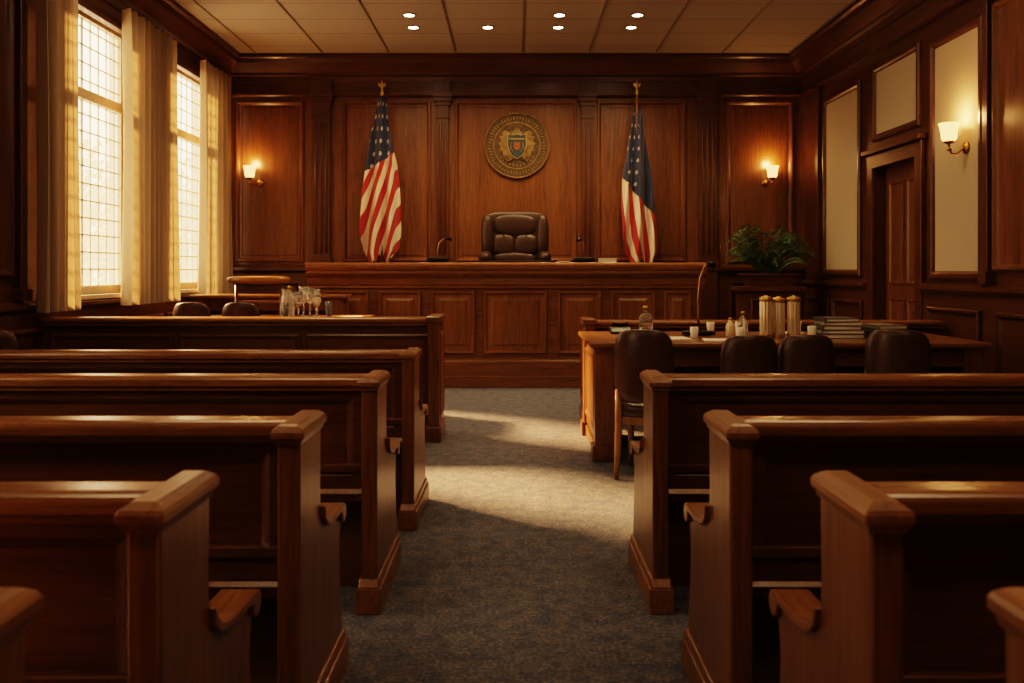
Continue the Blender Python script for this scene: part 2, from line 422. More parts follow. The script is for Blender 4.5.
# windows
def window(i, w):
    m = MB(); xg = -WX - .12; y0, y1 = w
    m.box(-WX, -WX + .03, y0 - .08, y0, ZB, ZT + .08); m.box(-WX, -WX + .03, y1, y1 + .08, ZB, ZT + .08); m.box(-WX, -WX + .03, y0, y1, ZT, ZT + .08)
    m.box(-WX - .2, -WX + .07, y0 - .05, y1 + .05, ZB - .04, ZB)
    t = .055
    for a, b in ((y0, y0 + t), (y1 - t, y1)): m.box(xg - .03, xg + .03, a, b, ZB, ZT)
    for a, b in ((ZB, ZB + .08), (ZT - .06, ZT), (3.14, 3.24)): m.box(xg - .035, xg + .035, y0, y1, a, b)
    n = 10
    for k in range(1, n):
        c = y0 + (y1 - y0) * k / n; q = .014 if k in (5,) else .0055
        m.box(xg - .007, xg + .007, c - q, c + q, ZB, ZT)
    z = ZB + .08
    while z < ZT - .1:
        m.box(xg - .007, xg + .007, y0, y1, z - .005, z + .005); z += .17
    o = m.obj('window_%d' % i, PAINT, **STR)
    MB().box(xg - .004, xg + .004, y0 + .02, y1 - .02, ZB + .02, ZT - .02).obj('glass', GLASS, parent=o)
    L = bpy.data.lights.new('sky_portal', 'AREA'); L.shape = 'RECTANGLE'; L.size = ZT - ZB; L.size_y = y1 - y0; L.cycles.is_portal = True
    lo = bpy.data.objects.new('sky_portal', L); C.objects.link(lo); lo.location = (-WX - .3, (y0 + y1) / 2, (ZB + ZT) / 2); lo.rotation_euler = (0, -PI / 2, 0)
window(1, W1); window(2, W2); window(3, W3_FILL)  # window 3 is unseen, put in to let fill light onto the foreground

# curtains
def curtain(y0, y1, folds, ph, label):
    m = MB(); nu, nv = folds * 16, 16; rows = []
    for j in range(nv + 1):
        v = j / nv; z = 1.10 + v * 3.02; r = []
        for i in range(nu + 1):
            u = i / nu
            pinch = 1 - .04 * math.sin(PI * v)
            uu = u + .022 * math.sin(7.1 * u + ph * 2)
            y = (y0 + y1) / 2 + (u - .5) * (y1 - y0) * pinch + .012 * math.sin(3 * v + 9 * u)
            a = .062 * (1 - .15 * v) * (1 + .25 * math.sin(5.3 * u + ph))
            x = a * math.sin(2 * PI * folds * uu + ph + .3 * math.sin(2.2 * v + ph)) + .010 * math.sin(2 * PI * folds * 2.3 * uu + 2 * v)
            r.append((x, y - (y0 + y1) / 2, z - 1.10))
        rows.append(r)
    m.loft(rows, closed=False, caps=False)
    o = m.obj('curtain', CURT, loc=(-WX + .185, (y0 + y1) / 2, 1.10), recalc=False, label=label, category='curtain', group='window curtains')
    return o
curtain(7.10, 7.68, 4, .3, 'beige full-length curtain hanging beside the tall window')
curtain(8.64, 9.90, 8, 1.4, 'wide beige curtain gathered between the two tall windows')
curtain(10.75, 11.75, 6, 2.2, 'sunlit beige curtain hanging in the corner by the window')

# downlights
m = MB(); m.lathe([(.078, 0), (.078, -.012), (.064, -.014), (.06, .0)], seg=24)
dl0 = root('downlight', (0, 0, 0), 'small round recessed ceiling downlight, lit', 'ceiling light', 'recessed downlights')
m.obj('trim_ring', BAR, parent=dl0)
MB().lathe([(.06, -.004), (.06, -.008)], seg=24).obj('lens', LENS, parent=dl0)
pts = [(-1.26, 10.15), (.53, 10.15), (1.46, 10.15), (-1.27, 10.66), (-.34, 10.66), (.54, 10.66), (1.45, 10.66)]
for i, (a, b) in enumerate(pts):
    o = dl0 if i == 0 else clone(dl0)
    o.location = (a, b, CH)
def spot(x, y, z, pw, ang=100, rot=(0, 0, 0), col=(1, .65, .33), blend=.8, rad=.06):
    L = bpy.data.lights.new('spot', 'SPOT'); L.energy = pw; L.spot_size = math.radians(ang); L.spot_blend = blend; L.color = col; L.shadow_soft_size = rad
    o = bpy.data.objects.new('spot_lamp', L); C.objects.link(o); o.location = (x, y, z); o.rotation_euler = rot
for a, b in pts: spot(a, b, CH - .03, 48, 150)
# invented light panels over the gallery, out of view, added as fill
cp0 = root('fill_light_panel', (0, 0, 0), 'unseen rectangular warm panel added as fill light', 'ceiling light', 'added fill light panels')
MB().box(-.62, .62, -.32, -.28, -.03, 0).box(-.62, .62, .28, .32, -.03, 0).box(-.62, -.58, -.28, .28, -.03, 0).box(.58, .62, -.28, .28, -.03, 0).obj('frame', BAR, parent=cp0)
MB().box(-.58, .58, -.28, .28, -.015, -.005).obj('fill_diffuser', FILL_PANEL, parent=cp0)
k = 0
for (a, b, pw) in ((-2.05, 7.6, 15), (2.05, 7.6, 17), (-2.05, 4.2, 12), (2.05, 4.2, 12), (-2.05, .6, 19), (2.05, .6, 19)):
    o = cp0 if k == 0 else clone(cp0); k += 1
    o.location = (a, b, CH)
    L = bpy.data.lights.new('fill_lamp', 'AREA'); L.shape = 'RECTANGLE'; L.size = 1.1; L.size_y = .5; L.energy = pw; L.color = (1, .66, .36)
    lo = bpy.data.objects.new('fill_lamp', L); C.objects.link(lo); lo.location = (a, b, CH - .04)

# ------------------------------------------------------------------ pews
PL = 3.30
TH = .068
def arc(cx, cy, r, a0, a1, n):
    return [(cx + r * math.cos(math.radians(a0 + (a1 - a0) * i / n)), cy + r * math.sin(math.radians(a0 + (a1 - a0) * i / n))) for i in range(n + 1)]
def make_pew():
    e = root('pew', (0, 0, 0), 'polished mahogany courtroom pew with panelled back and scrolled ends', 'bench', 'gallery pews')
    prof = [(0.0, .1), (0.0, .97), (.275, .97), (.272, .85), (.268, .76), (.275, .69), (.30, .64), (.34, .615), (.42, .60), (.54, .60), (.585, .58), (.585, .54), (.572, .50), (.566, .44), (.574, .36), (.59, .28), (.605, .21), (.612, .1)]
    for xe in (0, PL - TH):
        ep = MB().prism(prof, 'X', xe, xe + TH).obj('end_panel', W_PEWZ, parent=e, bevel=.008)
        MB().box(xe - .018, xe + TH + .018, -.025, .645, 0, .11).prism([(-.025, .11), (.645, .11), (.622, .145), (-.003, .145)], 'X', xe - .009, xe + TH + .009).obj('plinth', W_CAP, parent=ep, bevel=.006)
        a = MB(); x0, x1, y0, y1 = xe - .015, xe + TH + .015, -.018, .292
        def rr(i, z): return [(x0 + i, y0 + i, z), (x1 - i, y0 + i, z), (x1 - i, y1 - i, z), (x0 + i, y1 - i, z)]
        a.loft([rr(.011, .940), rr(.008, .954), rr(.001, .960), rr(0, .966), rr(0, .978), rr(.005, .987), rr(.016, .995), rr(.026, 1.0)], sm=False)
        a.obj('cap', W_CAP, parent=ep, bevel=.003)
        sc = [(.270, .69), (.282, .665), (.31, .642), (.35, .626), (.42, .616), (.54, .614)] + arc(.578, .580, .034, 80, -150, 12) + [(.54, .592), (.42, .594), (.345, .604), (.30, .622), (.270, .648), (.262, .69)]
        MB().prism(sc, 'X', xe - .016, xe + TH + .016).obj('armrest', W_CAP, parent=ep, bevel=.005)
    b = MB(); b.box(TH, PL - TH, .155, .195, .49, .95)
    b.nested((0, .155, 0), X, Z, NY, TH, PL - TH, .49, .95, [(0, 0), (0, .02), (.06, .02), (.075, .012), (.09, .0)], fill=False)
    b.box(TH, PL - TH, .125, .155, .565, .60)
    b.obj('backrest', W_PEW, parent=e, bevel=.004)
    tr = [(.11, .925), (.11, .94), (.095, .948)] + arc(.12, .968, .025, 180, 90, 5) + arc(.19, .968, .025, 90, 0, 5) + [(.215, .948), (.20, .94), (.20, .925)]
    MB().prism(tr, 'X', TH - .002, PL - TH + .002, sm=False).obj('top_rail', W_RAIL, parent=e, bevel=.003)
    st = [(.19, .42), (.19, .455), (.40, .475), (.55, .47), (.58, .455), (.58, .43), (.55, .42)]
    MB().prism(st, 'X', TH, PL - TH).obj('seat', W_CAP, parent=e, bevel=.004)
    MB().box(TH, PL - TH, .30, .33, .0, .42).obj('seat_support', W_PEW, parent=e)
    return e
pew0 = make_pew()
rows = [(0.95, .70), (1.66, .69), (2.50, .63), (3.62, .585), (4.78, .565)]
first = True
for i, (y, a) in enumerate(rows):
    for sx in (-1, 1):
        if sx == 1 and i == 4: continue
        o = pew0 if first else clone(pew0); first = False
        o.location = (a if sx > 0 else -a - PL, y, 0)

# ------------------------------------------------------------------ gallery railings
def railing(x0, x1, y, zt, post, label):
    e = root('gallery_railing', ((x0 + x1) / 2, y, 0), label, 'railing', 'wooden railings')
    w = (x1 - x0) / 2
    b = MB(); b.box(-w, w, .12, .18, .0, zt - .05)
    n = 3; pw = (2 * w - .1) / n
    for i in range(n): b.nested((0, .12, 0), X, Z, NY, -w + .05 + i * pw, -w + i * pw + pw, .18, zt - .14, [(0, 0), (0, .02), (.02, .03), (.05, .01)])
    b.box(-w, w, .10, .2, 0, .12)
    b.obj('body', W_PEW, parent=e, bevel=.004)
    t = [(.06, zt - .07), (.06, zt - .05), (.03, zt - .035), (.03, zt - .012), (.045, zt), (.25, zt), (.265, zt - .012), (.265, zt - .035), (.24, zt - .05), (.24, zt - .07)]
    MB().prism(t, 'X', -w, w).obj('top_rail', W_RAIL, parent=e, bevel=.004)
    px = w - .05 if post > 0 else -w + .05
    p = MB(); p.box(px - .05, px + .05, -.02, .42, .10, zt - .03)
    p.nested((px + .05 * post, 0, 0), Y, Z, (post, 0, 0), .03, .37, .2, zt - .12, [(0, 0), (0, .008), (.02, .012), (.04, .002)])
    p.box(px - .065, px + .065, -.04, .44, 0, .13); p.box(px - .065, px + .065, -.04, .44, zt - .035, zt + .015)
    p.obj('end_post', W_PEWZ, parent=e, bevel=.008)
railing(-4.06, -.64, 7.25, 1.05, 1, 'long low mahogany railing in front of the clerk area')
railing(.65, 4.04, 8.0, .98, -1, 'low mahogany railing behind the counsel table')

# ------------------------------------------------------------------ counsel tables
def table(name, x0, x1, y0, y1, zt, label, front=True):
    e = root(name, ((x0 + x1) / 2, (y0 + y1) / 2, 0), label, 'table'); w, d = (x1 - x0) / 2, (y1 - y0) / 2
    a = MB(); 
    def rr(i, z): return [(-w + i, -d + i, z), (w - i, -d + i, z), (w - i, d - i, z), (-w + i, d - i, z)]
    a.loft([rr(.03, zt - .055), rr(.02, zt - .045), rr(.004, zt - .036), rr(0, zt - .028), rr(0, zt - .01), rr(.008, zt)], sm=False)
    a.obj('table_top', W_RAIL, parent=e, bevel=.003)
    for sx in (-1, 1):
        p = MB(); xa, xb = sorted((sx * (w - .04), sx * (w - .19)))
        p.box(xa, xb, -d + .04, -d + .19, .12, zt - .05); p.box(xa, xb, d - .19, d - .04, .12, zt - .05)
        xs = sx * (w - .06); xa2, xb2 = sorted((xs, sx * (w - .10))); p.box(xa2, xb2, -d + .19, d - .19, .12, zt - .05)
        p.nested((xs, 0, 0), Y, Z, (sx, 0, 0), -d + .22, d - .22, .2, zt - .12, [(0, 0), (0, .015), (.02, .018), (.05, .002)])
        p.box(xa - .02, xb + .02, -d + .02, -d + .21, 0, .12); p.box(xa - .02, xb + .02, d - .21, d - .02, 0, .12)
        p.box(xa2 - .01, xb2 + .01, -d + .21, d - .21, 0, .10)
        p.obj('pedestal', W_PEWZ, parent=e, bevel=.006)
    q = MB(); q.box(-w + .19, w - .19, d - .16, d - .12, .1, zt - .055)
    q.nested((0, d - .16, 0), X, Z, NY, -w + .25, w - .25, .2, zt - .15, [(0, 0), (0, .015), (.02, .018), (.05, .002)])
    q.obj('modesty_panel', W_PEW, parent=e)
    MB().box(-w + .19, w - .19, -d + .07, -d + .10, zt - .19, zt - .055).obj('apron', W_PEW, parent=e, bevel=.004)
    return e
TZ = .905
table('counsel_table', .57, 3.62, 6.46, 7.72, TZ, 'long polished mahogany counsel table with panelled pedestal ends')
table('clerk_table', -3.3, -1.5, 8.47, 9.15, .98, 'mahogany clerk table behind the low railing')

# ------------------------------------------------------------------ chairs
def make_chair():
    e = root('armchair', (0, 0, 0), 'glossy dark brown leather armchair with rounded back at the counsel table', 'chair', 'counsel chairs')
    MB().pillow((0, .02, .47), (.20, .22, .055)).obj('seat', LEATHER2, parent=e)
    b = MB(); b.pillow((0, -.215, .79), (.21, .045, .255), .5, .65, nv=22, bend=1.6); b.obj('backrest', LEATHER2, parent=e)
    for sx in (-1, 1):
        MB().tube([(sx * .19, -.17, .74), (sx * .195, -.05, .70), (sx * .195, .12, .68), (sx * .19, .18, .66), (sx * .185, .19, .60), (sx * .17, .17, .47)], .021).obj('armrest', W_LIGHT, parent=e)
        MB().tube([(sx * .16, .18, .44), (sx * .165, .19, .2), (sx * .17, .2, 0)], [.026, .022, .017]).obj('leg', W_LIGHT, parent=e)
        MB().tube([(sx * .175, -.17, .62), (sx * .17, -.18, .44), (sx * .17, -.21, .2), (sx * .175, -.24, 0)], [.026, .028, .024, .018]).obj('leg', W_LIGHT, parent=e)
    MB().box(-.18, .18, -.19, .19, .375, .43).obj('seat_frame', W_LIGHT, parent=e, bevel=.006)
    return e
ch = make_chair(); ch.location = (.95, 6.10, 0); ch.rotation_euler = (0, 0, -.35)
for (a, b, r, sc3) in ((1.62, 6.08, .03, (.96, 1, .965)), (2.04, 6.12, -.03, (.96, 1, .965)), (2.74, 6.1, -.45, (1.02, 1, 1)), (-3.72, 6.1, .2, (1, 1, 1))):
    clone(ch, (a, b, 0), rot=r).scale = sc3
for (a, b, r) in ((-3.03, 8.15, .0), (-2.58, 8.15, .06)):
    o = clone(ch, (a, b, 0), rot=r, label='dark leather chair with rounded back drawn up to the clerk table'); o.scale = (.86, 1, 1.11)

# ------------------------------------------------------------------ judge's bench
def sx8(p): return (p - 515) / 80
BY = 10.66
e = root('judge_bench', (0, BY, 0), 'long raised mahogany judge bench with panelled front', 'bench')
b = MB(); xl, xr = sx8(319), sx8(696)
b.box(xl, xr, .0, .08, 0, 1.4)
b.box(xl, xl + .08, .08, .34, 0, 1.4); b.box(xr - .08, xr, .08, .34, 0, 1.4)
b.box(xl - .02, xr + .02, -.05, 0, 0, .31); b.box(xl - .03, xr + .03, -.07, 0, 0, .14)
b.prism([(-.05, .31), (0, .31), (0, .37), (-.02, .36), (-.045, .33)], 'X', xl - .02, xr + .02)
b.obj('front_panel', W_BENCH, parent=e, bevel=.006)
pans = [(325, 369), (379, 421), (431, 475), (484, 547), (558, 601), (611, 655), (664, 691)]
for a, c in pans:
    MB().nested((0, 0, 0), X, Z, NY, sx8(a), sx8(c), .42, 1.2, [(0, 0), (0, .022), (.012, .036), (.028, .032), (.045, .006), (.09, .006), (.12, .022)]).obj('raised_panel', W_BENCHZ, parent=e)
t = MB(); tl, tr_ = sx8(308.5), sx8(704.5)
t.prism([(0, 1.22), (-.03, 1.24), (-.03, 1.27), (-.05, 1.28), (-.07, 1.36), (-.12, 1.40), (-.14, 1.42), (-.14, 1.45), (-.16, 1.47), (-.17, 1.50), (-.17, 1.53), (-.155, 1.555), (.34, 1.555), (.34, 1.40), (.08, 1.40), (.08, 1.22)], 'X', tl, tr_)
t.obj('counter_top', W_RAIL, parent=e, bevel=.004)
BT = 1.555
DZT = .85
MB().box(-2.3, 2.1, 0, 1.08, 0, DZT).obj('dais', W_TRIM, loc=(0, BY + .345, 0), label='raised wooden platform behind the judge bench', category='platform')

# judge chair
e = root('judge_chair', (0, 11.42, DZT), 'large soft dark brown leather executive chair behind the bench', 'chair', rot=PI)
b = MB(); b.pillow((0, -.24, .95), (.455, .075, .46), .38, .5, nu=40, nv=24, bend=.3); b.obj('backrest', LEATHER, parent=e)
c = MB()
c.pillow((0, -.165, 1.22), (.30, .055, .15), .75, .75, nu=36, nv=20)
c.pillow((-.155, -.16, .95), (.165, .065, .15), .7, .7, nu=30, nv=18)
c.pillow((.155, -.16, .95), (.165, .065, .15), .7, .7, nu=30, nv=18)
c.pillow((0, -.16, .76), (.30, .07, .10), .7, .7, nu=30, nv=18)
c.pillow((-.375, -.14, 1.08), (.085, .10, .29), .75, .9); c.pillow((.375, -.14, 1.08), (.085, .10, .29), .75, .9)
c.obj('back_cushion', LEATHER, parent=e)
c = MB()
for (a, z_) in ((-.15, 1.08), (0, 1.085), (.15, 1.08), (0, .86)): c.pillow((a, -.10, z_), (.012, .010, .012), 1, 1, 10, 8)
c.obj('tufting_button', LEATHER2, parent=e, kind='stuff', label='leather tufting buttons')
MB().pillow((0, .06, .52), (.30, .26, .10)).obj('seat', LEATHER, parent=e)
for s in (-1, 1):
    MB().pillow((s * .395, .02, .78), (.085, .26, .085), .75, .75).pillow((s * .385, .02, .62), (.05, .22, .16)).obj('armrest', LEATHER, parent=e)
MB().lathe([(.03, .1), (.03, .45)]).obj('column', BLACK, parent=e)
w = MB()
for k in range(5):
    a = 2 * PI * k / 5; w.tube([(0, 0, .12), (.15 * math.cos(a), .15 * math.sin(a), .1), (.28 * math.cos(a), .28 * math.sin(a), .02)], [.03, .025, .02])
w.obj('base', BLACK, parent=e)

# ------------------------------------------------------------------ seal
e = root('seal', (bx(517), WD - .012, bz(146)), 'round aged bronze court seal with blue-grey shield and crest', 'emblem')
m = MB(); R = .475
m.lathe([(R * .97, 0), (R, -.015), (R, -.035), (R * .975, -.05), (R * .95, -.05), (R * .93, -.035), (R * .92, -.03), (R * .72, -.03), (R * .71, -.042), (R * .68, -.042), (R * .67, -.03)], axis='Y', seg=64, sm=False, caps=False)
for k in range(60):
    a = 2 * PI * k / 60; m.pillow((R * .96 * math.cos(a), -.05, R * .96 * math.sin(a)), (.010, .010, .010), 1, 1, 8, 6)
for k in range(56):
    a = 2 * PI * k / 56; rr_ = R * (.82 + .01 * math.sin(k * 5)); ln = .020 + .006 * math.sin(k * 2.7)
    d = Vector((math.cos(a), 0, math.sin(a))); tt = Vector((-math.sin(a), 0, math.cos(a))); c0 = d * rr_ + Vector((0, -.034, 0)); n = Vector((0, -.007, 0))
    q = [c0 - d * ln - tt * .005, c0 - d * ln + tt * .005, c0 + d * ln + tt * .007, c0 + d * ln - tt * .007]
    m.loft([q, [p + n for p in q]], sm=False)
m.obj('rim', BRONZE, parent=e)
MB().lathe([(R * .93, -.028), (R * .93, -.034), (.0, -.034)], axis='Y', seg=64, caps=False, sm=False).obj('field', BRONZE_D, parent=e)
def flat(m, pts, y0, y1): m.prism(pts, 'Y', y0, y1)
m = MB()
for s in (-1, 1):
    wing = [(s * .05, .12), (s * .10, .185), (s * .17, .215), (s * .215, .19), (s * .205, .14), (s * .25, .13), (s * .225, .07), (s * .265, .03), (s * .23, -.01), (s * .245, -.07), (s * .20, -.08), (s * .195, -.15), (s * .14, -.14), (s * .10, -.19), (s * .05, -.12)]
    flat(m, wing, -.034, -.046)
    for k in range(6): m.tube([(s * (.11 + .022 * k), -.048, .16 - .012 * k), (s * (.11 + .02 * k), -.048, -.12 + .022 * k)], .004, 6)
    m.tube([(s * .06, -.045, -.19), (s * .13, -.045, -.225), (s * .20, -.045, -.18)], [.012, .014, .006], 6)
flat(m, [(-.06, .15), (-.085, .20), (-.05, .19), (-.04, .24), (-.014, .205), (0, .26), (.014, .205), (.04, .24), (.05, .19), (.085, .20), (.06, .15)], -.034, -.058)
m.obj('crest', BRONZE, parent=e)
sh = [(-.10, .13), (-.05, .115), (0, .13), (.05, .115), (.10, .13), (.105, .0), (.085, -.07), (.05, -.12), (0, -.15), (-.05, -.12), (-.085, -.07), (-.105, .0)]
sh = [(a * 1.22, b * 1.22) for a, b in sh]
m = MB(); flat(m, [(x_ * 1.1, z_ * 1.08) for x_, z_ in sh], -.04, -.06); m.obj('shield_border', GOLD, parent=e)
m = MB(); flat(m, sh, -.05, -.066); sho = m.obj('shield', SHB, parent=e, label='dark blue-grey shield')
m = MB(); flat(m, [(-.045, .045), (.045, .045), (.045, -.02), (.03, -.055), (0, -.07), (-.03, -.055), (-.045, -.02)], -.066, -.074); m.obj('medallion', SHR, parent=e, label='orange-red medallion')
m = MB(); flat(m, [(-.11, .10), (.11, .10), (.11, .085), (-.11, .085)], -.066, -.072)
for s in (-1, 1): m.tube([(s * .080, -.07, .05), (s * .090, -.07, -.03), (s * .05, -.07, -.10)], .006, 6)
m.lathe([(.018, -.074), (.018, -.080), (.001, -.082)], axis='Y', seg=14)
m.obj('shield_ornament', GOLD, parent=e)
m = MB()
for k in range(11):
    a = PI * (.2 + .6 * k / 10)
    cx_, cz_ = .285 * math.cos(a), -.285 * math.sin(a)
    flat(m, [(cx_ + (.015 if i % 2 == 0 else .006) * math.cos(PI / 2 + i * PI / 5), cz_ + (.015 if i % 2 == 0 else .006) * math.sin(PI / 2 + i * PI / 5)) for i in range(10)], -.034, -.044)
m.obj('star', GOLD, parent=e, label='arc of small gold stars', kind='stuff')

# ------------------------------------------------------------------ flags
def flag(px, outl, mat, label, mirror):
    d = 11.82; s = F / d
    e = root('flag', ((px - 515) / s, d, DZT), label, 'flag', 'flags on stands')
    def zz(p): return CAMZ - DZT + (271 - p) / s
    MB().lathe([(.17, 0), (.17, .03), (.15, .045), (.06, .06), (.035, .09), (.03, .12)]).obj('stand', BRASS, parent=e)
    MB().lathe([(.014, .1), (.014, zz(92))], seg=12).obj('pole', W_RAIL, parent=e)
    f = MB(); f.lathe([(.018, zz(96)), (.02, zz(94)), (.03, zz(92.5)), (.012, zz(91)), (.02, zz(90)), (.012, zz(88.5)), (.022, zz(86)), (.018, zz(84)), (.004, zz(80))], seg=12)
    for sgn in (-1, 1): f.prism([(0, zz(85)), (sgn * .045, zz(82.5)), (sgn * .055, zz(85)), (sgn * .03, zz(87)), (0, zz(88))], 'Y', -.008, .008)
    f.obj('finial', GOLD, parent=e)
    m = MB(); uvl = m.bm.loops.layers.uv.new('UVMap'); nu, nv = 160, 48; V = []
    ys_ = [o[0] for o in outl]
    for j in range(nv + 1):
        v = j / nv; py = ys_[0] + v * (ys_[-1] - ys_[0])
        for k in range(len(outl) - 1):
            if outl[k][0] <= py <= outl[k + 1][0] + 1e-6: break
        t_ = (py - outl[k][0]) / (outl[k + 1][0] - outl[k][0]); t_ = t_ * t_ * (3 - 2 * t_) * .5 + t_ * .5
        xl_ = outl[k][1] + t_ * (outl[k + 1][1] - outl[k][1]); xr_ = outl[k][2] + t_ * (outl[k + 1][2] - outl[k][2])
        c_, w_ = ((xl_ + xr_) / 2 - px) / s, (xr_ - xl_) / 2 / s
        row = []
        for i in range(nu):
            th = 2 * PI * i / nu
            fold = 1 + .10 * math.sin(9 * th + 2.0 * v) * min(1, v * 3)
            x_ = c_ + w_ * math.cos(th) * (1 + .05 * math.sin(7 * th + 3 * v))
            y_ = .34 * w_ * math.sin(th) * fold + .085 * math.sin(x_ * (46 - 20 * v) + 2.5 * v + px) * min(1, .25 + v)
            u_ = (math.cos(th) + 1) / 2 + .012 * math.sin(x_ * 40 + 2 * v)
            hem = (.10 * math.sin(PI * u_ * 3 + .6) + .05 * math.sin(PI * u_ * 8)) * max(0, v - .75) * 2
            row.append((m.bm.verts.new((x_, y_, zz(py) - hem)), u_, v))
        V.append(row)
    for j in range(nv):
        for i in range(nu):
            q = [V[j][i], V[j][(i + 1) % nu], V[j + 1][(i + 1) % nu], V[j + 1][i]]
            fc = m.face([a[0] for a in q], True)
            for lp, a in zip(fc.loops, q): lp[uvl].uv = ((1 - a[1]) if mirror else a[1], a[2])
    m.face([a[0] for a in V[0]])
    m.obj('cloth', mat, parent=e, label='draped stars and stripes cloth')
flag(382, [(98, 378, 386), (115, 375, 388), (140, 370, 391), (165, 366, 396), (195, 362, 399), (230, 361, 400), (250, 364, 398), (260, 370, 392)],
     flagmat('flag_cloth_a', .46, 1.6, 3.6, -.2, False), 'draped American flag on brass-tipped wooden pole', False)
flag(637, [(108, 634, 641), (125, 631, 643), (150, 627, 647), (180, 622, 651), (205, 621, 654), (235, 622, 657), (252, 626, 657), (261, 632, 654)],
     flagmat('flag_cloth_b', .45, -.40, 3.2, .1, True), 'draped American flag with starred navy upper part', False)

# ------------------------------------------------------------------ sconces
def sconce(loc, rz, dx_, label, pw):
    e = root('wall_sconce', loc, label, 'wall lamp', 'wall sconces', rot=rz)
    MB().lathe([(.055, 0), (.055, -.012), (.04, -.02), (.02, -.03), (.001, -.034)], axis='Y', seg=20).obj('backplate', BRASS, parent=e)
    MB().tube([(0, -.02, 0), (dx_ * .3, -.08, -.05), (dx_ * .8, -.13, -.05), (dx_, -.15, 0), (dx_, -.15, .05)], .009).lathe([(.005, -.03), (.03, -.02), (.012, 0), (.012, .03), (.045, .05), (.05, .06)], c=(dx_, -.15, .0), seg=16).obj('arm', BRASS, parent=e)
    MB().lathe([(.05, .06), (.065, .08), (.072, .14), (.080, .19), (.092, .225), (.085, .225), (.073, .19), (.065, .14), (.055, .085)], c=(dx_, -.15, 0), seg=24, caps=False).obj('lamp_shade', SHADE, parent=e, label='glowing frosted glass shade')
    L = bpy.data.lights.new('bulb', 'POINT'); L.energy = pw; L.color = (1, .50, .18); L.shadow_soft_size = .05
    o = bpy.data.objects.new('bulb', L); C.objects.link(o); o.parent = e; o.location = (dx_, -.16, .28)
sconce((bx(260), WD - .012, bz(183)), 0, -.10, 'brass wall sconce with glowing shade on panelled wall', 8)
sconce((bx(765), WD - .012, bz(183)), 0, .06, 'brass wall sconce with glowing shade near the plant', 8)
sconce((WX - .012, 7.8, CAMZ + (271 - 148) / 109), -PI / 2, -.02, 'brass wall sconce on cream wall panel beside the door', 7)

# ------------------------------------------------------------------ plant
PX, PY = 3.32, 11.2
e = root('potted_fern', (PX, PY, 1.25), 'green fern with arching fronds in a wooden planter', 'plant')
m = MB(); 
def sq(h, z): return [(-h, -h * .6, z), (h, -h * .6, z), (h, h * .6, z), (-h, h * .6, z)]
m.loft([sq(.26, 0), sq(.27, .02), sq(.30, .13), sq(.34, .14), sq(.34, .17), sq(.29, .17), sq(.28, .13)], sm=False)
m.obj('planter', W_PEW, parent=e, bevel=.004)
MB().box(-.27, .27, -.16, .16, .11, .145).obj('soil', SOIL, parent=e)
m = MB(); random.seed(5)
for k in range(60):
    a = random.uniform(0, 2 * PI); rch = random.uniform(.42, .78); ht = random.uniform(.20, .58) * (1.3 - rch * .6)
    cx_ = math.copysign(abs(math.cos(a)) ** .6, math.cos(a))
    d = Vector((cx_, math.sin(a) * .45, 0))
    if d.x > 0 and PX + d.x * rch > WX - .16: rch = (WX - .16 - PX) / d.x
    side = Vector((-d.y, d.x, 0)); side.normalize()
    base = Vector((random.uniform(-.08, .06), random.uniform(-.08, .08), .13)); N_ = 18; prev = None
    for i in range(N_ + 1):
        t_ = i / N_; p = base + d * rch * t_ + Vector((0, 0, ht * math.sin(PI * min(1, t_ * 1.0) * .78) * 1.15))
        if prev:
            dr_ = (p - prev).normalized(); ln = .060 * math.sin(PI * min(1, .12 + t_ * .88)) + .010
            up = side.cross(dr_)
            w_ = dr_ * .012
            for s_ in (-1, 1):
                tip = prev + (side * .75 + up * .65 * s_) * s_ * ln + dr_ * .03
                m.face([m.bm.verts.new(q) for q in (prev, prev + (tip - prev) * .5 + w_, tip, prev + (tip - prev) * .5 - w_)])
                tip = prev + Vector((0, 0, s_ * ln * .7)) + dr_ * .035
                m.face([m.bm.verts.new(q) for q in (prev, prev + (tip - prev) * .5 + w_, tip, prev + (tip - prev) * .5 - w_)])
        prev = p
m.obj('foliage', LEAF, parent=e, recalc=False)
e = root('plant_stand', (PX, PY, 0), 'panelled wooden pedestal under the potted fern', 'stand')
m = MB(); m.box(-.36, .36, -.24, .24, .0, 1.19); m.box(-.41, .41, -.29, .29, 1.19, 1.25); m.box(-.39, .39, -.27, .27, 0, .15)
m.nested((0, -.24, 0), X, Z, NY, -.3, .3, .25, 1.1, FRAME[:]); m.obj('body', W_PEW, parent=e, bevel=.006)

# ------------------------------------------------------------------ lectern and side desk
e = root('lectern', (-2.85, 9.5, 0), 'wooden reading stand with rolled leather top on two posts', 'stand')
m = MB(); m.pillow((0, 0, 1.35), (.33, .2, .045), .5, .5); m.obj('top', W_RAIL, parent=e)
for s in (-1, 1): MB().lathe([(.03, .06), (.022, .2), (.018, .6), (.026, .9), (.018, 1.0), (.018, 1.31)], c=(s * .25, 0, 0), seg=14).obj('post', W_PEWZ, parent=e)
MB().box(-.3, .3, -.2, .2, 0, .06).box(-.25, .25, -.02, .02, 1.08, 1.12).obj('base', W_PEWZ, parent=e, bevel=.008)
table('side_desk', -3.80, -2.0, 9.97, 10.5, 1.17, 'tall narrow mahogany desk against the side wall')

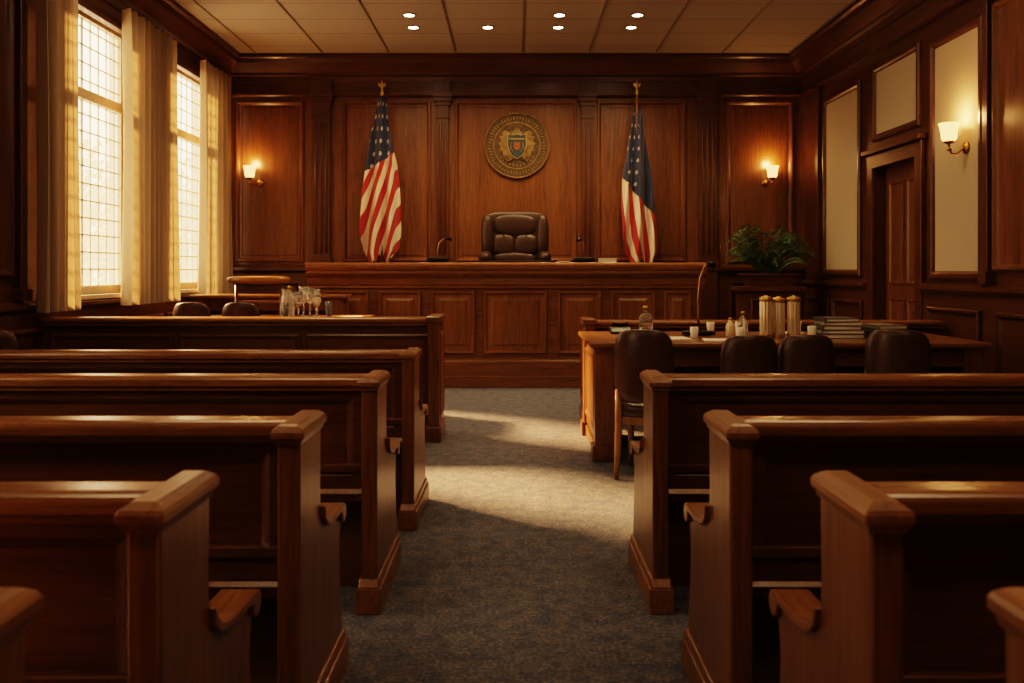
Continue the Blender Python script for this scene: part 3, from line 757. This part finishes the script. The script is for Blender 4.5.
# ------------------------------------------------------------------ table-top objects
def mic(loc, h, lean, label, head=.02, r=.007, bh=.035):
    e = root('microphone', loc, label, 'microphone', 'desk microphones')
    MB().pillow((0, 0, bh), (.14, .06, bh), .6, .5).obj('base', BLACK, parent=e)
    MB().tube([(0, 0, .03), (0, 0, h * .5), (lean * .15, -.01, h * .8), (lean * .55, -.02, h * .97), (lean * .8, -.03, h)], r, 8).obj('gooseneck', BRASS, parent=e)
    MB().tube([(lean * .75, -.03, h - .002), (lean * 1.0, -.04, h), (lean * 1.5, -.05, h - .015)], [head * .7, head, head * .8], 10).obj('mic_head', BLACK, parent=e)
mic((-.96, 10.62, BT), .30, .12, 'black gooseneck microphone on the judge bench', .024, .010)
mic((.86, 10.62, BT), .29, -.06, 'slim gooseneck microphone on the judge bench', .024, .010)
mic((1.55, 7.22, TZ), .60, .09, 'tall brass gooseneck microphone on the counsel table', .034, .011, .022)
MB().box(-.48, .48, -.1, .1, 0, .025).obj('desk_pad', LEATHER, loc=(0, 10.66, BT), bevel=.005, label='flat black leather desk pad in front of the chair', category='desk pad')
def book(loc, w, d, h, col, rz, label, grp='stacked books'):
    m = plain('book_cover', col, .6); e = root('book', loc, label, 'book', grp, rot=rz)
    MB().box(-w, w, -d, d, 0, .005).box(-w, w, -d, d, h - .005, h).box(-w, -w + .006, -d, d, 0, h).obj('cover', m, parent=e)
    MB().box(-w + .006, w - .008, -d + .006, d - .006, .005, h - .005).obj('pages', PAPER, parent=e)
book((.60, 10.66, BT), .09, .08, .03, (.03, .025, .02), .05, 'closed black book on the judge bench', 'bench books')
book((1.15, 10.66, BT), .12, .09, .065, (.03, .03, .03), -.05, 'thick black book on the judge bench', 'bench books')
z = TZ
cols = [(.07, .07, .065), (.28, .26, .22), (.07, .08, .08), (.36, .33, .28), (.07, .07, .07)]
for i in range(5):
    h_ = (.038, .03, .036, .028, .03)[i]; book((2.63 + .02 * (i % 2), 7.0, z), .18 - .010 * i, .14, h_, cols[i], .05 * (-1) ** i, 'hardback book in a stack on the counsel table'); z += h_ + .0005
z = TZ
for i in range(3):
    h_ = (.04, .035, .03)[i]; book((3.02, 7.05, z), .13, .17, h_, ((.04, .05, .055), (.08, .075, .06), (.18, .16, .12))[i], .1 * i, 'dark book in a low stack on the table'); z += h_ + .0005
def canister(loc, h):
    e = root('canister', loc, 'tall ribbed cream canister with gold lid on the counsel table', 'container', 'cream canisters')
    MB().lathe([(.048, 0), (.050, .01), (.050, h - .05), (.048, h - .045)], seg=72, rib=.05, rn=12).obj('body', CERAMIC, parent=e)
    MB().lathe([(.054, h - .05), (.054, h - .02), (.03, h - .01), (.012, h - .005), (.012, h)], seg=20).obj('lid', GOLD, parent=e)
    MB().lathe([(.0535, .0), (.0535, .035)], seg=20, caps=False).obj('band', GOLD, parent=e, label='gold band')
canister((2.03, 6.9, TZ), .35); canister((2.14, 6.93, TZ), .34); canister((2.25, 6.89, TZ), .35)
def bottle(loc, h, r, mat, label, cat='bottle', nm='bottle', grp='table bottles'):
    e = root(nm, loc, label, cat, grp)
    MB().lathe([(r * .85, 0), (r, h * .04), (r, h * .55), (r * .8, h * .68), (r * .4, h * .78), (r * .36, h * .9)], seg=20).obj('body', mat, parent=e)
    MB().lathe([(r * .42, h * .88), (r * .42, h * .98), (r * .3, h)], seg=16).obj('stopper', BRASS, parent=e)
bottle((1.78, 7.05, TZ), .16, .04, CERAMIC, 'small cream bottle on the counsel table')
bottle((1.90, 7.12, TZ), .21, .042, CLEAR, 'glass bottle with brass stopper on the table')
bottle((1.14, 7.45, TZ), .24, .06, CLEAR, 'clear glass carafe on the counsel table')
bottle((-2.30, 8.72, .98), .32, .05, CLEAR, 'tall clear glass decanter on clerk table', grp='glassware')
def tumbler(loc, h, r, mat=None, nm='drinking_glass', lab='clear drinking glass on the table'):
    mat = mat or CLEAR
    e = root(nm, loc, lab, 'glass' if mat is CLEAR else 'cup', 'glassware' if mat is CLEAR else 'white cups')
    MB().lathe([(r * .8, 0), (r * .85, .004), (r, h), (r * .93, h), (r * .78, .012), (.001, .012)], seg=20, caps=False).obj('bowl', mat, parent=e)
    MB().lathe([(r * .82, .0), (r * .82, .004), (.001, .005)], seg=20).obj('foot', mat, parent=e)
def goblet(loc, h, r):
    e = root('goblet', loc, 'cut-glass stemmed goblet on the clerk table', 'glass', 'glassware')
    MB().lathe([(.006, h * .42), (r * .7, h * .5), (r, h * .68), (r * .92, h), (r * .86, h), (r * .9, h * .7), (r * .6, h * .54), (.001, h * .5)], seg=40, caps=False, rib=.05, rn=10).obj('bowl', CLEAR, parent=e)
    MB().lathe([(r * .8, 0), (r * .8, .006), (.012, .02), (.007, h * .2), (.014, h * .27), (.007, h * .34), (.008, h * .44)], seg=20).obj('stem', CLEAR, parent=e)
for (a, b, h_, r_) in ((-2.19, 8.62, .26, .045), (-2.09, 8.70, .30, .045), (-2.0, 8.6, .24, .045), (-2.19, 8.84, .31, .045), (-2.06, 8.86, .28, .04)): goblet((a, b, .98), h_, r_)
e = root('water_jug', (-2.38, 8.9, .98), 'clear glass water jug with handle on clerk table', 'jug', 'glassware')
MB().lathe([(.05, 0), (.065, .02), (.07, .12), (.05, .2), (.045, .24), (.055, .28), (.050, .28), (.040, .24), (.045, .2), (.064, .12), (.058, .02), (.001, .015)], seg=28, caps=False).obj('body', CLEAR, parent=e)
MB().tube([(.045, 0, .25), (.10, 0, .24), (.115, 0, .17), (.10, 0, .10), (.065, 0, .08)], .008).obj('handle', CLEAR, parent=e)
for (a, b, h_, r_) in ((-1.9, 8.7, .16, .035), (-2.30, 8.56, .15, .035)): tumbler((a, b, .98), h_, r_)
for (a, b, h_) in ((1.70, 7.42, .10), (1.93, 7.35, .11), (1.82, 6.9, .09), (2.40, 6.90, .10), (2.38, 7.2, .12), (1.46, 6.95, .09)): tumbler((a, b, TZ), h_, .035, PAPER, 'cup', 'small white cup on the counsel table')
def sheet(loc, rz, w=.15, d=.11):
    MB().box(-w, w, -d, d, 0, .008).obj('paper_stack', PAPER, loc=loc, rot=(0, 0, rz), label='white papers lying on the table', category='paper', group='loose papers')
sheet((1.25, 6.85, TZ), .1, .14, .14); sheet((1.60, 6.68, TZ), -.1, .12); sheet((-1.68, 8.65, .98), .1, .13); sheet((2.35, 7.5, TZ), .0)
e = root('desk_telephone', (.92, 7.45, TZ), 'small black desk telephone on the counsel table', 'telephone')
MB().prism([(-.09, 0), (.09, 0), (.09, .06), (.05, .065), (-.09, .02)], 'X', -.09, .09).obj('body', BLACK, parent=e, bevel=.006)
MB().tube([(-.07, .05, .085), (-.05, .05, .075), (.05, .05, .075), (.07, .05, .085)], [.022, .013, .013, .022]).obj('handset', BLACK, parent=e)

# trees outside
BARK = plain('bark', (.12, .08, .05), .9); FOL = plain('pale_foliage', (.26, .22, .16), .9, nscale=3, var=.4)
def tree(loc, h, r):
    e = root('tree', loc, 'leafy tree standing outside the courtroom window', 'tree', 'trees outside')
    MB().tube([(0, 0, 0), (.05, 0, h * .3), (0, .05, h * .6)], [.2, .16, .08]).obj('trunk', BARK, parent=e)
    m = MB()
    for k in range(1800):
        v = Vector((random.gauss(0, 1), random.gauss(0, 1), random.gauss(0, 1))).normalized() * r * random.uniform(.3, 1) ; v.z *= 1.1
        c_ = Vector((0, 0, h * .55)) + v; u_ = Vector((random.uniform(-1, 1), random.uniform(-1, 1), random.uniform(-1, 1))).normalized(); w_ = u_.orthogonal().normalized()
        q = random.uniform(.10, .2); m.face([m.bm.verts.new(c_ + a) for a in (u_ * q, w_ * q * .5, -u_ * q, -w_ * q * .5)])
    m.obj('foliage', FOL, parent=e, recalc=False)
tree((-12.2, 24.0, -1.0), 6.4, 2.5); tree((-12.2, 31.5, -1.0), 6.8, 2.7)

# ------------------------------------------------------------------ light
w = bpy.data.worlds.new('sky'); bpy.context.scene.world = w; w.use_nodes = True
N = w.node_tree.nodes; Lk = w.node_tree.links; bg = N['Background']
tc = N.new('ShaderNodeTexCoord'); sp = N.new('ShaderNodeSeparateXYZ'); Lk.new(tc.outputs['Generated'], sp.inputs[0])
rp = N.new('ShaderNodeValToRGB'); rp.color_ramp.elements[0].position = 0.0; rp.color_ramp.elements[0].color = (.75, .60, .42, 1)
rp.color_ramp.elements[1].position = .5; rp.color_ramp.elements[1].color = (1, .84, .62, 1)
Lk.new(sp.outputs[2], rp.inputs[0]); Lk.new(rp.outputs[0], bg.inputs[0]); bg.inputs[1].default_value = 2.6
S = bpy.data.lights.new('sun', 'SUN'); S.energy = 34; S.color = (1, .52, .21); S.angle = math.radians(6.0)
so = bpy.data.objects.new('sun', S); C.objects.link(so)
so.rotation_euler = Vector((.79, -.50, -.50)).to_track_quat('-Z', 'Y').to_euler()

# ------------------------------------------------------------------ camera
cam = bpy.data.cameras.new('camera'); co = bpy.data.objects.new('camera', cam); C.objects.link(co)
co.location = (0, 0, CAMZ); co.rotation_euler = (PI / 2, 0, 0)
cam.lens = 30; cam.sensor_width = 36; cam.shift_y = -70.5 / 1024; cam.shift_x = -3 / 1024; cam.clip_start = .05
cam.dof.use_dof = True; cam.dof.focus_distance = 9.5; cam.dof.aperture_fstop = 4.0
bpy.context.scene.camera = co
vs = bpy.context.scene.view_settings
vs.view_transform = 'Filmic'; vs.look = 'High Contrast'; vs.exposure = 0.65
